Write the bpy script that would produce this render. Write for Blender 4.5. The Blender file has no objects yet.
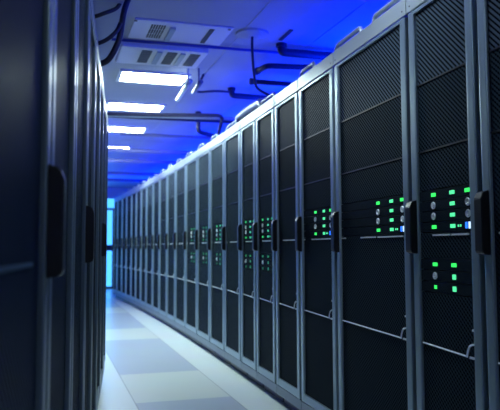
import bpy, bmesh, math, random
from mathutils import Vector, Matrix
random.seed(7)
S = bpy.context.scene
COL = S.collection
sin, cos, pi, rad = math.sin, math.cos, math.pi, math.radians
TH = rad(17)                                   # direction of the aisle
def A(a, b, z=0.0):                            # along the aisle, to its right, up
    return Vector((-a*sin(TH)+b*cos(TH), a*cos(TH)+b*sin(TH), z))

# ------------------------------------------------------------ camera
cam_d = bpy.data.cameras.new('camera'); cam = bpy.data.objects.new('camera', cam_d); COL.objects.link(cam)
cam.location = (0, 0, 1.13)
cam.rotation_euler = (Matrix.Rotation(rad(90+4.5), 4, 'X') @ Matrix.Rotation(rad(-0.2), 4, 'Z')).to_euler()
cam_d.sensor_fit = 'HORIZONTAL'; cam_d.sensor_width = 36; cam_d.lens = 660/500*36
cam_d.shift_y = -10/500; cam_d.clip_start = 0.05
cam_d.dof.use_dof = True; cam_d.dof.focus_distance = 3.1; cam_d.dof.aperture_fstop = 3.6
S.camera = cam
# ------------------------------------------------------------ world, exposure, light
w = bpy.data.worlds.new('world'); S.world = w; w.use_nodes = True
w.node_tree.nodes['Background'].inputs[0].default_value = (0.10, 0.22, 0.5, 1)
w.node_tree.nodes['Background'].inputs[1].default_value = 0.06
S.view_settings.view_transform = 'Standard'; S.view_settings.look = 'None'
S.view_settings.gamma = 1; S.view_settings.use_curve_mapping = False
S.view_settings.exposure = 0.0
PANEL = 60.0        # radiance of the ceiling light panels
BLUE_UP = 62.0      # watts of each blue uplight above the racks
def area(name, loc, direction, sx, sy, power, col, spread=172):
    l = bpy.data.lights.new(name, 'AREA'); l.shape = 'RECTANGLE'; l.size = sx; l.size_y = sy
    l.energy = power; l.color = col; l.spread = rad(spread)
    o = bpy.data.objects.new(name, l); COL.objects.link(o); o.location = loc
    q = Vector(direction).to_track_quat('-Z', 'Y'); o.rotation_euler = q.to_euler()
    return o
BL = (0.0, 0.022, 1.0)
for i, a in enumerate((1.6, 3.2, 4.8, 6.4, 8.0, 9.6, 11.2, 12.8, 14.4, 16.0)):
    area('blue_uplight', A(a, 2.35, 2.30), (-0.35, 0, 1), 0.7, 1.3, BLUE_UP, BL)
for a in (9.5, 11.5, 13.5, 15.5, 17.5):
    area('blue_uplight', A(a, 0.0, 2.1), (0.15, 0, 1), 0.5, 1.2, BLUE_UP*.4, BL)
area('cyan_door_glow', A(17.9, 1.1, 1.3), (sin(TH), -cos(TH), 0), 1.0, 2.3, 9, (0.05, 0.45, 1.0))

# ------------------------------------------------------------ materials
def mat(name, col, rough=0.5, metal=0.0, emit=None, es=0.0, var=0.0, vs=8.0, bump=0.0, spec=0.5):
    m = bpy.data.materials.new(name); m.use_nodes = True; nt = m.node_tree; b = nt.nodes['Principled BSDF']
    b.inputs['Base Color'].default_value = (*col, 1); b.inputs['Roughness'].default_value = rough
    b.inputs['Metallic'].default_value = metal; b.inputs['Specular IOR Level'].default_value = spec
    if emit: b.inputs['Emission Color'].default_value = (*emit, 1); b.inputs['Emission Strength'].default_value = es
    tc = nt.nodes.new('ShaderNodeTexCoord'); n = nt.nodes.new('ShaderNodeTexNoise')
    n.inputs['Scale'].default_value = vs; nt.links.new(tc.outputs['Object'], n.inputs['Vector'])
    if var > 0:
        mx = nt.nodes.new('ShaderNodeMix'); mx.data_type = 'RGBA'
        mx.inputs[6].default_value = (*[c*(1-var) for c in col], 1); mx.inputs[7].default_value = (*[min(1, c*(1+var)) for c in col], 1)
        nt.links.new(n.outputs['Fac'], mx.inputs[0]); nt.links.new(mx.outputs[2], b.inputs['Base Color'])
    if bump > 0:
        bp = nt.nodes.new('ShaderNodeBump'); bp.inputs['Strength'].default_value = bump; bp.inputs['Distance'].default_value = 0.002
        nt.links.new(n.outputs['Fac'], bp.inputs['Height']); nt.links.new(bp.outputs[0], b.inputs['Normal'])
    return m
M = {}
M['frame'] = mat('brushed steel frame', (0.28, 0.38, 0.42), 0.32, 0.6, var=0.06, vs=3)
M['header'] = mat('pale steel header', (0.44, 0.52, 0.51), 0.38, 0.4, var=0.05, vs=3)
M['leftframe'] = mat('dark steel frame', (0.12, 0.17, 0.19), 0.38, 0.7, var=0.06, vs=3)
M['plinth'] = mat('grey plinth steel', (0.22, 0.27, 0.31), 0.45, 0.5, var=0.06, vs=3)
M['body'] = mat('black sheet steel', (0.012, 0.015, 0.022), 0.5, 0.2, var=0.1, vs=3)
M['black'] = mat('black plastic', (0.006, 0.007, 0.010), 0.35, 0.0, var=0.1, vs=20)
M['rubber'] = mat('black cable rubber', (0.008, 0.01, 0.02), 0.45, 0.0, var=0.2, vs=20)
M['chrome'] = mat('bright wire steel', (0.75, 0.82, 0.80), 0.35, 0.2, var=0.05, vs=30)
M['dull'] = mat('dull wire steel', (0.30, 0.34, 0.38), 0.4, 0.6, var=0.05, vs=30)
M['rail'] = mat('pale grey tube', (0.32, 0.39, 0.46), 0.35, 0.35, var=0.05, vs=6)
M['ceil'] = mat('white ceiling board', (0.36, 0.39, 0.46), 0.55, 0.0, var=0.03, vs=2)
M['wall'] = mat('painted wall', (0.45, 0.48, 0.55), 0.6, 0.0, var=0.03, vs=2)
M['acwhite'] = mat('grey enamel casing', (0.74, 0.76, 0.80), 0.4, 0.0, var=0.03, vs=4)
M['grille'] = mat('dark grille', (0.03, 0.035, 0.05), 0.5, 0.1, var=0.1, vs=40)
M['pipe'] = mat('dark blue painted pipe', (0.01, 0.012, 0.06), 0.5, 0.0, var=0.1, vs=10)
M['pipe_pale'] = mat('pale blue painted pipe', (0.16, 0.18, 0.34), 0.4, 0.0, var=0.1, vs=10)
M['bluepipe'] = mat('deep blue painted pipe', (0.02, 0.04, 0.30), 0.4, 0.0, var=0.1, vs=10)
M['teal_bar'] = mat('dull teal steel', (0.03, 0.09, 0.13), 0.4, 0.3, var=0.1, vs=10)  # blue reflection on the left bar, put into its base colour
M['panel_dim'] = mat('dimmed diffuser', (0.9, 0.9, 0.9), 0.4, 0, emit=(0.75, 0.87, 1.0), es=PANEL*0.4)
M['panel'] = mat('lit diffuser', (0.9, 0.9, 0.9), 0.4, 0, emit=(0.80, 0.99, 0.93), es=PANEL)
M['cyan'] = mat('lit cyan glass', (0.1, 0.5, 0.8), 0.2, 0, emit=(0.08, 0.44, 1.0), es=1.8)
M['green'] = mat('green lamp', (0.05, 0.6, 0.1), 0.3, 0, emit=(0.04, 1.0, 0.14), es=1.1)
M['teal'] = mat('pale green lamp', (0.1, 0.6, 0.3), 0.3, 0, emit=(0.10, 0.95, 0.38), es=0.95)
M['bluel'] = mat('blue lamp', (0.02, 0.1, 0.9), 0.3, 0, emit=(0.02, 0.18, 1.0), es=1.6)
M['whitel'] = mat('white lamp', (0.8, 0.85, 0.9), 0.3, 0, emit=(0.55, 0.75, 1.0), es=1.3)

for q, f in (('far', 0.55), ('faint', 0.18)):
    M['green_'+q] = mat('green lamp '+q, (0.03, 0.25, 0.06), 0.3, 0, emit=(0.04, 1.0, 0.20), es=1.1*f)
    M['teal_'+q] = mat('pale green lamp '+q, (0.03, 0.25, 0.12), 0.3, 0, emit=(0.08, 0.95, 0.45), es=0.95*f)

def mesh_mat(name, px, pz, metal_col, hole_col, rough, slant=0.5):
    """perforated sheet steel: staggered round holes, in the panel's own coordinates"""
    m = bpy.data.materials.new(name); m.use_nodes = True; nt = m.node_tree; b = nt.nodes['Principled BSDF']
    L = nt.links.new
    tc = nt.nodes.new('ShaderNodeTexCoord'); sp = nt.nodes.new('ShaderNodeSeparateXYZ'); L(tc.outputs['Object'], sp.inputs[0])
    def mth(op, a, bb=None, c=None):
        n = nt.nodes.new('ShaderNodeMath'); n.operation = op
        for i, v in enumerate((a, bb, c)):
            if v is None: continue
            if isinstance(v, (int, float)): n.inputs[i].default_value = v
            else: L(v, n.inputs[i])
        return n.outputs[0]
    u = mth('MULTIPLY', sp.outputs[0], 2*pi/px); v = mth('MULTIPLY', sp.outputs[2], 2*pi/pz)
    pr = mth('MULTIPLY_ADD', mth('COSINE', mth('SUBTRACT', u, v)), slant, mth('MULTIPLY', mth('COSINE', mth('ADD', u, v)), 1-slant))
    mr = nt.nodes.new('ShaderNodeMapRange'); mr.interpolation_type = 'SMOOTHSTEP'
    mr.inputs[1].default_value = -0.1; mr.inputs[2].default_value = 0.55; L(pr, mr.inputs[0])
    mx = nt.nodes.new('ShaderNodeMix'); mx.data_type = 'RGBA'
    mx.inputs[6].default_value = (*metal_col, 1); mx.inputs[7].default_value = (*hole_col, 1)
    L(mr.outputs[0], mx.inputs[0]); L(mx.outputs[2], b.inputs['Base Color'])
    b.inputs['Metallic'].default_value = 0.0
    L(mth('MULTIPLY_ADD', mr.outputs[0], 0.45, rough), b.inputs['Roughness'])
    L(mth('MULTIPLY_ADD', mr.outputs[0], -0.02, 0.02), b.inputs['Specular IOR Level'])
    return m
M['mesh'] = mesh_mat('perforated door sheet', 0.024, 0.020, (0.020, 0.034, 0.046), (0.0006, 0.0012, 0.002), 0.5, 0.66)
M['mesh_up'] = mesh_mat('slotted door sheet', 0.026, 0.023, (0.056, 0.082, 0.110), (0.0008, 0.0015, 0.002), 0.42, 0.80)  # paler metal than the lower sheet: light on the door top painted in
M['bezel'] = mesh_mat('perforated server bezel', 0.012, 0.012, (0.015, 0.025, 0.035), (0.002, 0.003, 0.005), 0.45)

# floor: pale vinyl with a band of blue grey tiles down the middle (object x = b, y = a)
def floor_mat():
    m = bpy.data.materials.new('vinyl floor'); m.use_nodes = True; nt = m.node_tree; b = nt.nodes['Principled BSDF']; L = nt.links.new
    tc = nt.nodes.new('ShaderNodeTexCoord'); sp = nt.nodes.new('ShaderNodeSeparateXYZ'); L(tc.outputs['Object'], sp.inputs[0])
    def mth(op, a, bb=None, c=None):
        n = nt.nodes.new('ShaderNodeMath'); n.operation = op
        for i, v in enumerate((a, bb, c)):
            if v is None: continue
            if isinstance(v, (int, float)): n.inputs[i].default_value = v
            else: L(v, n.inputs[i])
        return n.outputs[0]
    bx, ay = sp.outputs[0], sp.outputs[1]
    band = mth('MULTIPLY', mth('GREATER_THAN', bx, 0.63), mth('LESS_THAN', bx, 1.35))
    fr = mth('FRACT', mth('DIVIDE', mth('ADD', ay, 3.37*4-6.05), 3.37))
    dark = mth('MULTIPLY', band, mth('LESS_THAN', fr, 0.668))
    no = nt.nodes.new('ShaderNodeTexNoise'); no.inputs['Scale'].default_value = 1.7; L(tc.outputs['Object'], no.inputs['Vector'])
    m1 = nt.nodes.new('ShaderNodeMix'); m1.data_type = 'RGBA'
    m1.inputs[6].default_value = (0.80, 0.88, 0.86, 1); m1.inputs[7].default_value = (0.72, 0.79, 0.75, 1); L(band, m1.inputs[0])
    m2 = nt.nodes.new('ShaderNodeMix'); m2.data_type = 'RGBA'; L(m1.outputs[2], m2.inputs[6])
    m2.inputs[7].default_value = (0.50, 0.57, 0.67, 1); L(dark, m2.inputs[0])
    # thin joints along the band and every 0.6 m across
    j1 = mth('LESS_THAN', mth('ABSOLUTE', mth('SUBTRACT', bx, 0.63)), 0.004)
    j2 = mth('LESS_THAN', mth('ABSOLUTE', mth('SUBTRACT', bx, 1.35)), 0.004)
    jj = mth('MAXIMUM', j1, j2)
    m3 = nt.nodes.new('ShaderNodeMix'); m3.data_type = 'RGBA'; L(m2.outputs[2], m3.inputs[6])
    m3.inputs[7].default_value = (0.2, 0.24, 0.27, 1); L(mth('MULTIPLY', jj, 0.6), m3.inputs[0])
    m4 = nt.nodes.new('ShaderNodeMix'); m4.data_type = 'RGBA'; m4.blend_type = 'MULTIPLY'; m4.inputs[0].default_value = 0.12
    L(m3.outputs[2], m4.inputs[6]); L(no.outputs['Color'], m4.inputs[7]); L(m4.outputs[2], b.inputs['Base Color'])
    b.inputs['Roughness'].default_value = 0.28
    return m
M['floor'] = floor_mat()

# ------------------------------------------------------------ helpers
def tag(o, label=None, cat=None, group=None, kind=None):
    if label: o['label'] = label
    if cat: o['category'] = cat
    if group: o['group'] = group
    if kind: o['kind'] = kind
    return o
def empty(name, loc, rz=0.0, **k):
    o = bpy.data.objects.new(name, None); COL.objects.link(o); o.location = loc; o.rotation_euler = (0, 0, rz)
    o.empty_display_size = 0.1
    return tag(o, **k)
def box(bm, x0, x1, y0, y1, z0, z1, bev=0.0):
    r = bmesh.ops.create_cube(bm, size=1)
    for v in r['verts']:
        v.co = Vector(((x0+x1)/2+v.co.x*(x1-x0), (y0+y1)/2+v.co.y*(y1-y0), (z0+z1)/2+v.co.z*(z1-z0)))
    if bev:
        es = list({e for v in r['verts'] for e in v.link_edges})
        bmesh.ops.bevel(bm, geom=es, offset=bev, segments=2, affect='EDGES', profile=0.6)
def tube(bm, pts, r, n=10, cap=True):
    pts = [Vector(p) for p in pts]; rings = []
    up = None
    for i, p in enumerate(pts):
        d = (pts[min(i+1, len(pts)-1)]-pts[max(i-1, 0)]).normalized()
        if up is None:
            up = Vector((0, 0, 1)) if abs(d.z) < 0.9 else Vector((1, 0, 0))
        s = d.cross(up).normalized(); up = s.cross(d).normalized()
        rr = r if isinstance(r, (int, float)) else r[i]
        rings.append([bm.verts.new(p+s*rr*cos(2*pi*k/n)+up*rr*sin(2*pi*k/n)) for k in range(n)])
    for a, b in zip(rings, rings[1:]):
        for k in range(n): bm.faces.new((a[k], a[(k+1) % n], b[(k+1) % n], b[k]))
    if cap:
        bm.faces.new(rings[0][::-1]); bm.faces.new(rings[-1])
def smooth(pts, n=5):
    pts = [Vector(p) for p in pts]; out = []
    q = [pts[0]]+pts+[pts[-1]]
    for i in range(1, len(q)-2):
        p0, p1, p2, p3 = q[i-1:i+3]
        for k in range(n):
            t = k/n
            out.append(0.5*((2*p1)+(p2-p0)*t+(2*p0-5*p1+4*p2-p3)*t*t+(3*p1-p0-3*p2+p3)*t**3))
    out.append(pts[-1]); return out
def bend(pts, r=0.03, n=4):
    """polyline with its inner corners rounded"""
    pts = [Vector(p) for p in pts]; out = [pts[0]]
    for a, b, c in zip(pts, pts[1:], pts[2:]):
        u = (a-b); v = (c-b); k = min(r, u.length*.45, v.length*.45)
        p, q = b+u.normalized()*k, b+v.normalized()*k
        for i in range(n+1):
            t = i/n; out.append(p*(1-t)**2+b*2*t*(1-t)+q*t*t)
    out.append(pts[-1]); return out
def prism(bm, prof, x0, x1, bev=0.0):
    """(y,z) outline extruded along x"""
    a = [bm.verts.new((x0, y, z)) for y, z in prof]; b = [bm.verts.new((x1, y, z)) for y, z in prof]; n = len(prof)
    fs = [bm.faces.new(a), bm.faces.new(b[::-1])]
    for i in range(n): fs.append(bm.faces.new((a[i], b[i], b[(i+1) % n], a[(i+1) % n])))
    if bev: bmesh.ops.bevel(bm, geom=list({e for f in fs for e in f.edges}), offset=bev, segments=2, affect='EDGES')
def torus(bm, c, R, r, n=14, m=6):                          # ring facing +y
    rings = []
    for i in range(n):
        t = 2*pi*i/n
        rings.append([bm.verts.new((c[0]+(R+r*cos(2*pi*k/m))*cos(t), c[1]+r*sin(2*pi*k/m), c[2]+(R+r*cos(2*pi*k/m))*sin(t))) for k in range(m)])
    for i in range(n):
        a, b = rings[i], rings[(i+1) % n]
        for k in range(m): bm.faces.new((a[k], a[(k+1) % m], b[(k+1) % m], b[k]))
def obj(name, bm, m, parent=None, loc=None, rz=None, smooth_shade=False):
    bmesh.ops.recalc_face_normals(bm, faces=bm.faces[:])
    me = bpy.data.meshes.new(name); bm.to_mesh(me); bm.free(); me.materials.append(m)
    if smooth_shade:
        for p in me.polygons: p.use_smooth = True
    o = bpy.data.objects.new(name, me); COL.objects.link(o)
    if parent: o.parent = parent
    if loc is not None: o.location = loc
    if rz is not None: o.rotation_euler = (0, 0, rz)
    return o
NB = bmesh.new
def boxo(name, m, parent, *dims, bev=0.0, **k):
    bm = NB(); box(bm, *dims, bev=bev); return obj(name, bm, m, parent, **k)

# ------------------------------------------------------------ the room
RZ = TH
ZC = 2.80
def struct(name, m, *d):
    o = boxo(name, m, None, *d, rz=RZ); o['kind'] = 'structure'; return o
A0, A1, B0, B1 = -3.0, 18.6, -1.6, 3.2
struct('floor', M['floor'], B0, B1, A0, A1, -0.1, 0.0)
struct('wall_left', M['wall'], B0-0.1, B0, A0, A1, 0, ZC)
struct('wall_right', M['wall'], B1, B1+0.1, A0, A1, 0, ZC)
struct('wall_back', M['wall'], B0, B1, A0-0.1, A0, 0, ZC)
bm = NB()                                                    # far wall with the doorway cut out
DX0, DX1, DZ = 0.35, 1.75, 2.48
box(bm, B0, DX0, A1, A1+0.12, 0, ZC); box(bm, DX1, B1, A1, A1+0.12, 0, ZC); box(bm, DX0, DX1, A1, A1+0.12, DZ, ZC)
o = obj('wall_far', bm, M['wall'], rz=RZ); o['kind'] = 'structure'
bm = NB()
box(bm, DX0, DX1, A1+0.02, A1+0.06, 0.06, 2.16)
o = obj('door_1', bm, M['cyan'], rz=RZ); o['kind'] = 'structure'
bm = NB()
box(bm, DX0, DX1, A1-0.01, A1+0.08, 2.16, 2.22); box(bm, DX0, DX1, A1-0.01, A1+0.08, 0.0, 0.06)
box(bm, DX0, DX1, A1-0.01, A1+0.02, 1.04, 1.2)
for x in (DX0, 1.02, DX1-0.05): box(bm, x, x+0.05, A1-0.01, A1+0.08, 0.0, 2.2)
obj('door_frame', bm, M['pipe'], o)
o = boxo('window_1', M['cyan'], None, DX0, DX1, A1+0.02, A1+0.06, 2.22, DZ, rz=RZ); o['kind'] = 'structure'
struct('ceiling', M['ceil'], B0, B1, A0, A1, ZC, ZC+0.1)
bm = NB()                                                    # cover strips over the ceiling joints
for a in (-1.3, 0.4, 2.1, 3.62, 8.65, 10.3, 13.0, 15.0): box(bm, B0, B1, a-.003, a+.003, ZC-0.004, ZC)
for b in (-0.35, 1.42, 2.05): box(bm, b-.003, b+.003, A0, A1, ZC-0.004, ZC)
o = obj('trim_1', bm, M['wall'], rz=RZ); o['kind'] = 'structure'
# lowered strip of ceiling over the left row
o = boxo('trim_2', M['ceil'], None, 0.02, 0.44, 2.3, 7.2, ZC-0.07, ZC, rz=RZ); o['kind'] = 'structure'

# ------------------------------------------------------------ server cabinets
H = 2.258
NUM = ['nearest', 'second nearest', 'third', 'fourth', 'fifth', 'sixth', 'seventh', 'eighth', 'ninth', 'tenth', 'eleventh', 'twelfth', 'thirteenth',
       'fourteenth', 'fifteenth', 'sixteenth', 'seventeenth', 'eighteenth', 'nineteenth', 'twentieth', 'twenty-first', 'twenty-second', 'twenty-third', 'farthest']
def panel_with_gaps(z0, z1, gaps):
    out = []; z = z0
    for g0, g1 in gaps: out.append((z, g0)); z = g1
    out.append((z, z1)); return out
UP0, UP1, LO0, LO1 = 1.186, 1.368, 0.938, 1.080
def cabinet(P0, P1, label, side, upper, lower, group, detail=True, rails=(), grip=True):
    d = Vector((P1[0]-P0[0], P1[1]-P0[1], 0)); W = d.length; rz = math.atan2(d.y, d.x)
    t = empty('server_cabinet', (P0[0], P0[1], 0), rz, label=label, cat='server cabinet', group=group)
    left = side == 'left'
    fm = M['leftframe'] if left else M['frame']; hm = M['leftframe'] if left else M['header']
    bm = NB(); g = 0.004
    box(bm, g, g+0.016, -1.0, -0.031, 0.09, 2.235); box(bm, W-g-0.016, W-g, -1.0, -0.031, 0.09, 2.235)
    box(bm, g+.016, W-g-.016, -1.0, -0.984, 0.09, 2.235); box(bm, g+.016, W-g-.016, -.984, -0.03, 2.219, 2.235)
    box(bm, g+.016, W-g-.016, -.984, -0.03, 0.09, 0.106)
    obj('body', bm, M['body'], t)
    boxo('toe_kick', M['black'], t, 0.01, W-0.01, -0.95, -0.06, 0.0, 0.09)
    boxo('plinth', M['plinth'], t, 0.003, W-0.003, -0.045, -0.006, 0.072, 0.136, bev=0.003)
    h = boxo('header_strip', hm, t, 0.004, W-0.004, -0.030, 0.0, 2.176, H, bev=0.004)
    if detail:
        for x in (0.035, W-0.035):
            bm = NB(); tube(bm, [(x, -0.001, 2.20), (x, 0.002, 2.20)], 0.004, 8); obj('screw', bm, M['grille'], h)
    # door: frame with everything it carries
    i0, st = 0.018, 0.046
    bm = NB()
    box(bm, i0, i0+st, -0.026, 0, 0.141, 2.170, bev=0.005); box(bm, W-i0-st, W-i0, -0.026, 0, 0.141, 2.170, bev=0.005)
    box(bm, i0+st, W-i0-st, -0.026, -0.002, 0.141, 0.192, bev=0.003); box(bm, i0+st, W-i0-st, -0.026, -0.002, 2.154, 2.170, bev=0.002)
    door = obj('door', bm, fm, t)
    X0, X1 = i0+st-0.002, W-i0-st+0.002
    gaps = ([(LO0, LO1)] if lower else [])+([(UP0, UP1)] if upper else [])
    for z0, z1 in panel_with_gaps(0.19, 1.83, gaps):
        boxo('mesh_panel', M['mesh'], door, X0, X1, -0.020, -0.014, z0, z1)
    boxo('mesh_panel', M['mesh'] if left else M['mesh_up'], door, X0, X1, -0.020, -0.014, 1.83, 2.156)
    if detail and not left:
        for z in (1.535, 1.83): boxo('stiffening_bar', M['black'], door, X0, X1, -0.015, -0.010, z-0.003, z+0.003)
    # grip at the far edge of the door
    hx = 0.012 if left else W-0.060
    dz = -0.03 if left else 0.0
    if grip:
        bm = NB()
        prism(bm, [(-0.002, 1.098+dz), (0.026, 1.102+dz), (0.033, 1.110+dz), (0.033, 1.300+dz), (0.024, 1.322+dz), (-0.002, 1.330+dz)], hx, hx+0.048, bev=0.003)
        obj('door_grip', bm, M['black'], door)
    # bright bar across the sheet, rod and latch lower down
    zt = 1.176 if not left else 1.10
    x = X0+0.012
    segs = [(X0+0.03, 0.40*W), (0.43*W, 0.56*W+0.06), (W*0.86, X1-0.01)] if not left else ([(X0+0.13, X1)] if rails else [])
    for a, b in segs:
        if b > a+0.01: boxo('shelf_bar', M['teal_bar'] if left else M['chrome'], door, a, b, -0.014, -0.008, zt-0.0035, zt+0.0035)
    if not left:
        bm = NB()
        tube(bm, [(X1-0.01, -0.008, 0.724), (X0+0.052, -0.004, 0.718)], 0.0035, 6)
        obj('locking_rod', bm, M['chrome'], door)
        bm = NB()
        tube(bm, smooth([(X0+0.052, -0.002, 0.716), (X0+0.042, 0.000, 0.738), (X0+0.026, 0.000, 0.760), (X0+0.004, -0.002, 0.768)]), 0.004, 6)
        box(bm, X0+0.0, X0+0.034, -0.006, -0.001, 0.713, 0.721)
        obj('latch', bm, M['chrome'], door)
        boxo('latch_pin', M['chrome'], door, X0+0.002, X0+0.014, -0.014, -0.002, 0.815, 0.823)
    for r0, r1, hh in (() if left else rails):
        bm = NB()
        y = -0.018
        tube(bm, bend([(r0, y, 2.225), (r0, y, 2.255+hh), (r1, y, 2.255+hh), (r1, y, 2.225)], 0.03, 5), 0.014, 10)
        obj('roof_rail', bm, M['rail'], t, smooth_shade=True)
    return t, rz, W

def server(P0, rz, W, z, row, bank, label, group, dim=''):
    """one flat server; origin at the near end of its front"""
    t = empty('rack_server', (P0[0], P0[1], z), rz, label=label, cat='server', group=group)
    x0, x1, hh = 0.062, W-0.062, 0.0435 if bank == 'up' else 0.0455
    boxo('chassis', M['body'], t, x0+0.004, x1-0.004, -0.70, -0.024, 0.001, hh-0.001)
    boxo('bezel', M['bezel'], t, x0, x1, -0.024, -0.013, 0.001, hh-0.001, bev=0.001)
    s = min(1.0, W/0.5)
    C1, C2, C3 = 0.345*s, 0.203*s, 0.092*s
    zc = hh*0.5
    def lamp(x, m, w=0.034, h=0.015):
        if dim: m = {M['green']: M['green'+dim], M['teal']: M['teal'+dim]}.get(m, m)
        if dim == '_faint' and m in (M['bluel'], M['whitel']): return
        boxo('status_light', m, t, x-w/2, x+w/2, -0.014, -0.010, zc-h/2, zc+h/2, bev=0.0015)
    def ring(x):
        bm = NB(); torus(bm, (x, -0.010, zc), 0.0125, 0.0036); torus(bm, (x, -0.010, zc), 0.0050, 0.0018, 8, 5)
        obj('release_ring', bm, M['chrome'], t)
    if bank == 'up':
        if row in (0, 3): lamp(C1, M['green'])
        else: ring(C1)
        lamp(C2, M['teal'])
        if row == 0: lamp(C3, M['green'], 0.042)
        elif row < 3: ring(C3)
        else:
            lamp(C3+0.016, M['bluel'], 0.012, 0.024); lamp(C3-0.010, M['whitel'], 0.020, 0.026)
            lamp(C2-0.040, M['teal'], 0.007, 0.009); lamp(C2-0.056, M['teal'], 0.007, 0.009)
    else:
        if row == 0: lamp(C1, M['green'])
        elif row == 1: ring(C1)
        else: lamp(C1, M['green'], 0.018)
        lamp(C2, M['green'] if row == 0 else M['teal'], 0.034 if row == 0 else 0.024, 0.015 if row == 0 else 0.02)
    return t

SEAM = [(0.924, 2.055), (0.837, 2.401), (0.707, 2.910), (0.484, 3.759), (0.322, 4.364), (0.181, 4.880), (0.043, 5.374), (-0.088, 5.838), (-0.254, 6.414),
        (-0.431, 7.021), (-0.616, 7.639), (-0.814, 8.288), (-1.015, 8.937), (-1.204, 9.534), (-1.395, 10.130), (-1.579, 10.694), (-1.776, 11.285),
        (-1.957, 11.821), (-2.137, 12.349), (-2.316, 12.862), (-2.524, 13.453), (-2.719, 14.001), (-2.938, 14.604), (-3.114, 15.083)]
UPPER = {1, 2, 3, 5, 6, 8, 9, 10}; LOWER = {1, 5, 6, 8, 9, 10}
EXTRA = {0: 'cut off by the right edge of the photo', 1: 'with two banks of green lights and a steel frame', 2: 'the widest, with one bank of green lights and two roof rails',
         3: 'just beyond the widest one, with one bank of green lights', 4: 'without any lights, between two lit cabinets', 5: 'with two banks of green lights, beyond an unlit one',
         6: 'lit green, standing under a big grey roof tube', 7: 'without lights, beyond four lit and unlit neighbours', 8: 'with two banks of green lights and one blue light',
         9: 'with two dim banks of green lights', 10: 'with faint green lights, last lit one of the row'}
for i in range(len(SEAM)-1):
    P0, P1 = SEAM[i], SEAM[i+1]
    W = math.hypot(P1[0]-P0[0], P1[1]-P0[1])
    n = len(SEAM)-1
    nm = 'farthest' if i == n-1 else NUM[i]
    lab = 'black mesh-door server cabinet, %s in the right-hand row' % nm
    if i not in EXTRA: lab = 'unlit server cabinet with bright uprights, %s in the right-hand row counted from camera' % nm
    else: lab += ', '+EXTRA[i]
    words = lab.split()
    if len(words) > 16 and i in EXTRA: lab = 'mesh-door server cabinet, %s in right-hand row, %s' % (nm, EXTRA[i]); lab = ' '.join(lab.split()[:16])
    if i == 2: rl = [(0.03, 0.36, 0.034), (0.52, W-0.02, 0.034)]
    elif i in (4, 6): rl = []
    elif i == 5: rl = [(0.03, W*0.7, 0.035)]
    elif i == 7: rl = [(W*0.27, W*0.9, 0.035)]
    else: rl = [(W*0.55, W*0.95, 0.038)]
    t, rz, W = cabinet(P0, P1, lab, 'right', i in UPPER, i in LOWER, 'server cabinets of the right-hand row', i < 14, rl)
    where = {1: 'second nearest', 2: 'widest', 3: 'fourth nearest', 5: 'sixth nearest', 6: 'seventh nearest', 8: 'ninth nearest', 9: 'tenth nearest', 10: 'eleventh nearest'}
    rows = ['topmost', 'second from top', 'third from top', 'lowest']
    dm = '' if i < 5 else '_far' if i < 9 else '_faint'
    if i in UPPER:
        for r in range(4):
            server(P0, rz, W, UP0+0.002+(3-r)*0.0445, r, 'up', 'flat black server, %s in upper bank of the %s right-hand cabinet' % (rows[r], where[i]), 'rack servers showing green lights', dm)
    if i in LOWER:
        for r in range(3):
            server(P0, rz, W, LO0+0.002+(2-r)*0.0465, r, 'lo', 'flat black server, %s in lower bank of the %s right-hand cabinet' % (['topmost', 'middle', 'lowest'][r], where[i]), 'rack servers showing green lights', '_far' if dm == '' and i > 3 else '_faint' if dm else '')

def LX(y): return -0.727-0.19*(y-3)
LY = [0.60, 1.39, 2.05, 2.72, 3.36, 4.0, 4.64, 5.28, 5.92]
LDESC = ['large and blurred at left edge', 'seen edge-on just beyond the blurred nearest one', 'narrow slice with a bright upright edge', 'thin slice beyond the third bright upright', 'thin slice, fourth bright upright',
         'sliver at the middle of the row', 'sliver, third from the far end', 'sliver, last but one towards the aisle end', 'against the blue light']
for i in range(len(LY)-1):
    yf, yn = LY[i+1], LY[i]
    d = LDESC[i] if i < 7 else LDESC[8]
    nm = 'farthest' if i == len(LY)-2 else NUM[i]
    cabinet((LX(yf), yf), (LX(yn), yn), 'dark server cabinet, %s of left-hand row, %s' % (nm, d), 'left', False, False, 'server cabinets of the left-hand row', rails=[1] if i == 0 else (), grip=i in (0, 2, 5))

# ------------------------------------------------------------ ceiling fittings (local x = b, y = a)
def fit(name, a, b, z, **k): return empty(name, A(a, b, z), RZ, **k)
for i, (a, where) in enumerate(((6.37, 'nearest in view, just beyond the air vent'), (7.77, 'second in view, above the cable tray'), (9.30, 'third in view'), (11.15, 'farthest and smallest in view'),
                       (2.6, 'over the near cabinets, out of the picture'), (-0.9, 'behind the camera'))):
    t = fit('ceiling_light', a, 0.955, ZC, label='rectangular white ceiling light panel, %s' % where, cat='ceiling light', group='light panels above the aisle')
    bm = NB(); w2, d2 = 0.31, 0.18
    box(bm, -w2-.03, w2+.03, -d2-.03, -d2, -0.022, 0); box(bm, -w2-.03, w2+.03, d2, d2+.03, -0.022, 0)
    box(bm, -w2-.03, -w2, -d2, d2, -0.022, 0); box(bm, w2, w2+.03, -d2, d2, -0.022, 0)
    obj('frame', bm, M['acwhite'], t)
    boxo('diffuser', M['panel_dim'] if a < 3 else M['panel'], t, -w2, w2, -d2, d2, -0.014, -0.004)
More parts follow.
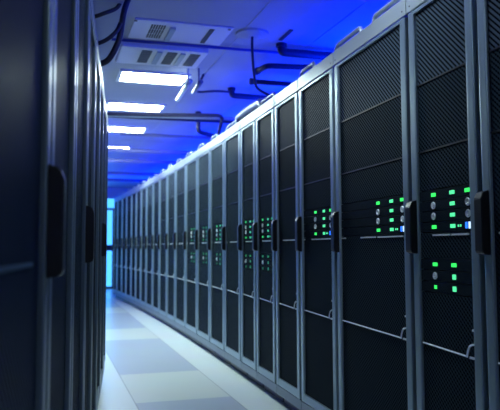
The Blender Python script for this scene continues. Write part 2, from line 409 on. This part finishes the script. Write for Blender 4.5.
# flush service panel with a slotted grille and one long slot
t = fit('ceiling_vent_panel', 5.01, 0.955, ZC, label='flush grey ceiling vent panel with small slotted grille and one dark slot', cat='vent')
boxo('plate', M['acwhite'], t, -0.38, 0.37, -0.28, 0.17, -0.012, 0, bev=0.003)
bm = NB()
for r in range(3):
    for c in range(6): box(bm, -0.245+c*0.019, -0.233+c*0.019, -0.20+r*0.11, -0.11+r*0.11, -0.016, -0.011)
obj('slotted_grille', bm, M['grille'], t)
boxo('slot', M['grille'], t, 0.195, 0.232, -0.22, 0.13, -0.016, -0.011)
boxo('fin', M['rail'], t, -0.10, -0.06, -0.18, 0.13, -0.03, -0.011)
for x, y in ((-0.37, -0.25), (0.34, -0.25)):
    bm = NB(); tube(bm, [(x, y, -0.016), (x, y, -0.011)], 0.012, 8); obj('screw', bm, M['grille'], t)
# protruding air conditioner casing with three grilles
t = fit('air_conditioner', 5.56, 0.90, ZC, label='grey ceiling air conditioner casing with three dark square grilles', cat='air conditioner')
boxo('casing', M['acwhite'], t, -0.36, 0.36, -0.27, 0.24, -0.05, 0, bev=0.01)
for x in (-0.145, 0.065, 0.26):
    bm = NB()
    for r in range(7): box(bm, x-0.042, x+0.042, -0.21+r*0.052, -0.166+r*0.052, -0.056, -0.049)
    obj('grille', bm, M['grille'], t)
for x in (-0.04, 0.155):
    boxo('fin', M['rail'], t, x-0.022, x+0.022, -0.21, 0.15, -0.065, -0.049, bev=0.004)
# spotlight tube and second small one beside the first light panel
t = fit('spotlight', 6.15, 1.22, 2.62, label='slim white tube spotlight beside the nearest light panel', cat='spotlight')
bm = NB(); tube(bm, [(0, -0.30, 0.03), (0, 0.32, -0.01)], 0.022, 10); obj('tube', bm, M['chrome'], t, smooth_shade=True)
bm = NB(); tube(bm, [(0, -0.2, 0.03), (0, -0.2, ZC-2.62)], 0.009, 8); obj('stem', bm, M['acwhite'], t)
bm = NB(); tube(bm, [(0.10, -0.30, 0.03), (0.10, 0.02, 0.0)], 0.022, 10); tube(bm, [(0.10, -0.2, 0.03), (0.10, -0.2, ZC-2.62)], 0.009, 8)
obj('short_tube', bm, M['pipe_pale'], t, smooth_shade=True)
# detector with its bent drop pipe
t = fit('sprinkler', 4.83, 1.50, ZC, label='round ceiling rose with a thin dark pipe curving down to the cabinets', cat='sprinkler')
bm = NB(); tube(bm, [(0, 0, 0), (0, 0, -0.014), (0, 0, -0.03)], [0.13, 0.125, 0.05], 20); obj('rose', bm, M['ceil'], t)
bm = NB(); tube(bm, smooth([(0, 0, -0.03), (0.0, 0.0, -0.15), (0.02, 0.02, -0.32), (0.06, 0.06, -0.42), (0.20, 0.1, -0.47)]), 0.011, 8); obj('drop_pipe', bm, M['pipe'], t, smooth_shade=True)
t = boxo('slot_vent', M['grille'], None, -0.015, 0.015, -0.13, 0.13, -0.008, 0, loc=A(4.79, 1.765, ZC), rz=RZ)
tag(t, 'short dark slot in the blue ceiling near the round ceiling rose', 'vent')
# pipes
def pipe(name, pts, r, m, label, cat, bendr=0.05, flange=True):
    t = empty(name, A(*pts[0]), 0, label=label, cat=cat)
    o0 = A(*pts[0]); q = [A(*p)-o0 for p in pts]
    bm = NB(); tube(bm, bend(q, bendr, 5), r, 12); obj('pipe', bm, m, t, smooth_shade=True)
    if flange:
        bm = NB(); e = q[0]; d = (q[1]-q[0]).normalized(); tube(bm, [e, e+d*0.03], r*1.35, 12); obj('flange', bm, m, t)
    return t
pipe('ceiling_pipe', [(5.02, 1.81, 2.80), (5.02, 1.81, 2.73), (5.02, 2.6, 2.73), (5.02, 3.19, 2.73)], 0.034, M['pipe'], 'thick dark blue pipe with upturned end, nearest over the right-hand row', 'pipe')
pipe('ceiling_pipe', [(5.52, 1.75, 2.69), (5.34, 1.79, 2.70), (5.30, 2.1, 2.70), (5.20, 2.5, 2.70), (5.20, 3.19, 2.70)], 0.024, M['pipe'], 'dark blue pipe bending back on itself, under the thickest pipe', 'pipe')
pipe('ceiling_pipe', [(5.94, 1.82, 2.71), (5.94, 2.3, 2.71), (5.94, 3.19, 2.71)], 0.024, M['pipe'], 'straight dark blue pipe meeting the thin drop pipe', 'pipe')
pipe('ceiling_pipe', [(6.60, 1.82, 2.80), (6.60, 1.82, 2.72), (6.63, 2.3, 2.72), (6.63, 3.19, 2.72)], 0.030, M['pipe'], 'thick dark blue pipe with upturned end, beyond the drop pipe', 'pipe')
pipe('ceiling_pipe', [(5.22, 0.06, 2.775), (5.20, 1.0, 2.775), (5.15, 3.19, 2.775)], 0.012, M['bluepipe'], 'thin blue conduit crossing the ceiling just before the air conditioner', 'pipe', flange=False)
pipe('cable', [(6.1, 1.40, 2.78), (6.5, 1.40, 2.70), (6.45, 1.6, 2.72), (6.58, 1.79, 2.75)], 0.012, M['pipe'], 'thin dark cable looping from the spotlight to a thick pipe', 'cable', 0.1, False)
# cable tray and further cross conduits
t = fit('cable_tray', 7.12, 0, 2.60, label='long dark cable tray crossing the aisle below the second light panel', cat='cable tray')
bm = NB(); tube(bm, bend([(-0.2, 0.18, 0), (0.55, 0.22, 0), (1.1, 0.14, 0), (1.85, -0.06, 0.0), (1.85, 0.1, -0.12), (1.85, 0.3, -0.30)], 0.08), 0.020, 10); obj('front_rail', bm, M['pipe'], t, smooth_shade=True)
bm = NB(); tube(bm, bend([(-0.2, 0.30, 0.01), (0.55, 0.34, 0.01), (1.2, 0.30, 0.02), (1.9, 0.22, 0.02), (2.6, 0.2, 0.02)], 0.08), 0.020, 10); obj('pale_pipe', bm, M['rail'], t, smooth_shade=True)
bm = NB(); tube(bm, bend([(-0.2, 0.42, 0.02), (0.55, 0.44, 0.02), (2.6, 0.40, 0.02)], 0.08), 0.018, 10); obj('rear_rail', bm, M['pipe'], t, smooth_shade=True)
for k, (a, z, r) in enumerate(((8.95, 2.66, 0.022), (10.2, 2.62, 0.03), (11.9, 2.68, 0.03), (13.6, 2.64, 0.03), (15.4, 2.68, 0.035))):
    pipe('ceiling_conduit', [(a, 0.3 if k else 0.9, z), (a, 1.6, z), (a, 3.19, z)], r, M['pipe_pale'], 'dull blue conduit crossing the blue ceiling, %s of those beyond the tray' % ['nearest', 'second', 'third', 'fourth', 'farthest'][k], 'conduit', flange=False)
pipe('ceiling_pipe', [(7.9, 1.75, 2.80), (7.9, 1.75, 2.55), (8.1, 2.2, 2.50), (8.1, 3.19, 2.5)], 0.028, M['pipe'], 'dark blue pipe dropping from ceiling beyond the cable tray end', 'pipe')
# black cables hanging over the left row
def cable(pts, r, label):
    o0 = Vector(pts[0]); bm = NB(); tube(bm, smooth([Vector(p)-o0 for p in pts], 6), r, 10)
    o = obj('hanging_cable', bm, M['rubber'], None, loc=o0, smooth_shade=True)
    tag(o, label, 'cable', 'black cables over the left-hand row')
cable([(-0.805, 4.3, 2.80), (-0.838, 4.3, 2.70), (-0.862, 4.3, 2.541), (-0.882, 4.3, 2.473), (-0.94, 4.3, 2.371), (-1.03, 4.3, 2.335), (-1.2, 4.3, 2.30), (-1.30, 4.3, 2.25)], 0.020, 'thick black cable dropping from the ceiling and curling to the left row')
cable([(-0.850, 4.24, 2.74), (-0.878, 4.24, 2.700), (-0.942, 4.2, 2.655), (-1.026, 4.2, 2.629), (-1.2, 4.2, 2.62), (-1.35, 4.2, 2.60), (-1.45, 4.2, 2.25)], 0.014, 'upper black cable branching left off the thick hanging cable')
cable([(-0.850, 4.24, 2.60), (-0.870, 4.22, 2.54), (-0.925, 4.2, 2.48), (-1.0, 4.2, 2.449), (-1.15, 4.2, 2.43), (-1.32, 4.2, 2.38), (-1.38, 4.2, 2.25)], 0.014, 'middle black cable branching left off the thick hanging cable')
# big grey tube lying on the roofs half way down the right row
t = empty('roof_tube', (-0.09, 5.84, 2.26), math.atan2(0.576, -0.166)+0.0, label='big pale grey bent tube lying on cabinet roofs half way down row', cat='tube')
bm = NB(); tube(bm, bend([(-0.50, -0.07, 0.0), (-0.46, -0.07, 0.07), (-0.1, -0.07, 0.085), (0.22, -0.06, 0.07), (0.26, -0.06, 0.0)], 0.06), 0.04, 12); obj('tube', bm, M['rail'], t, smooth_shade=True)
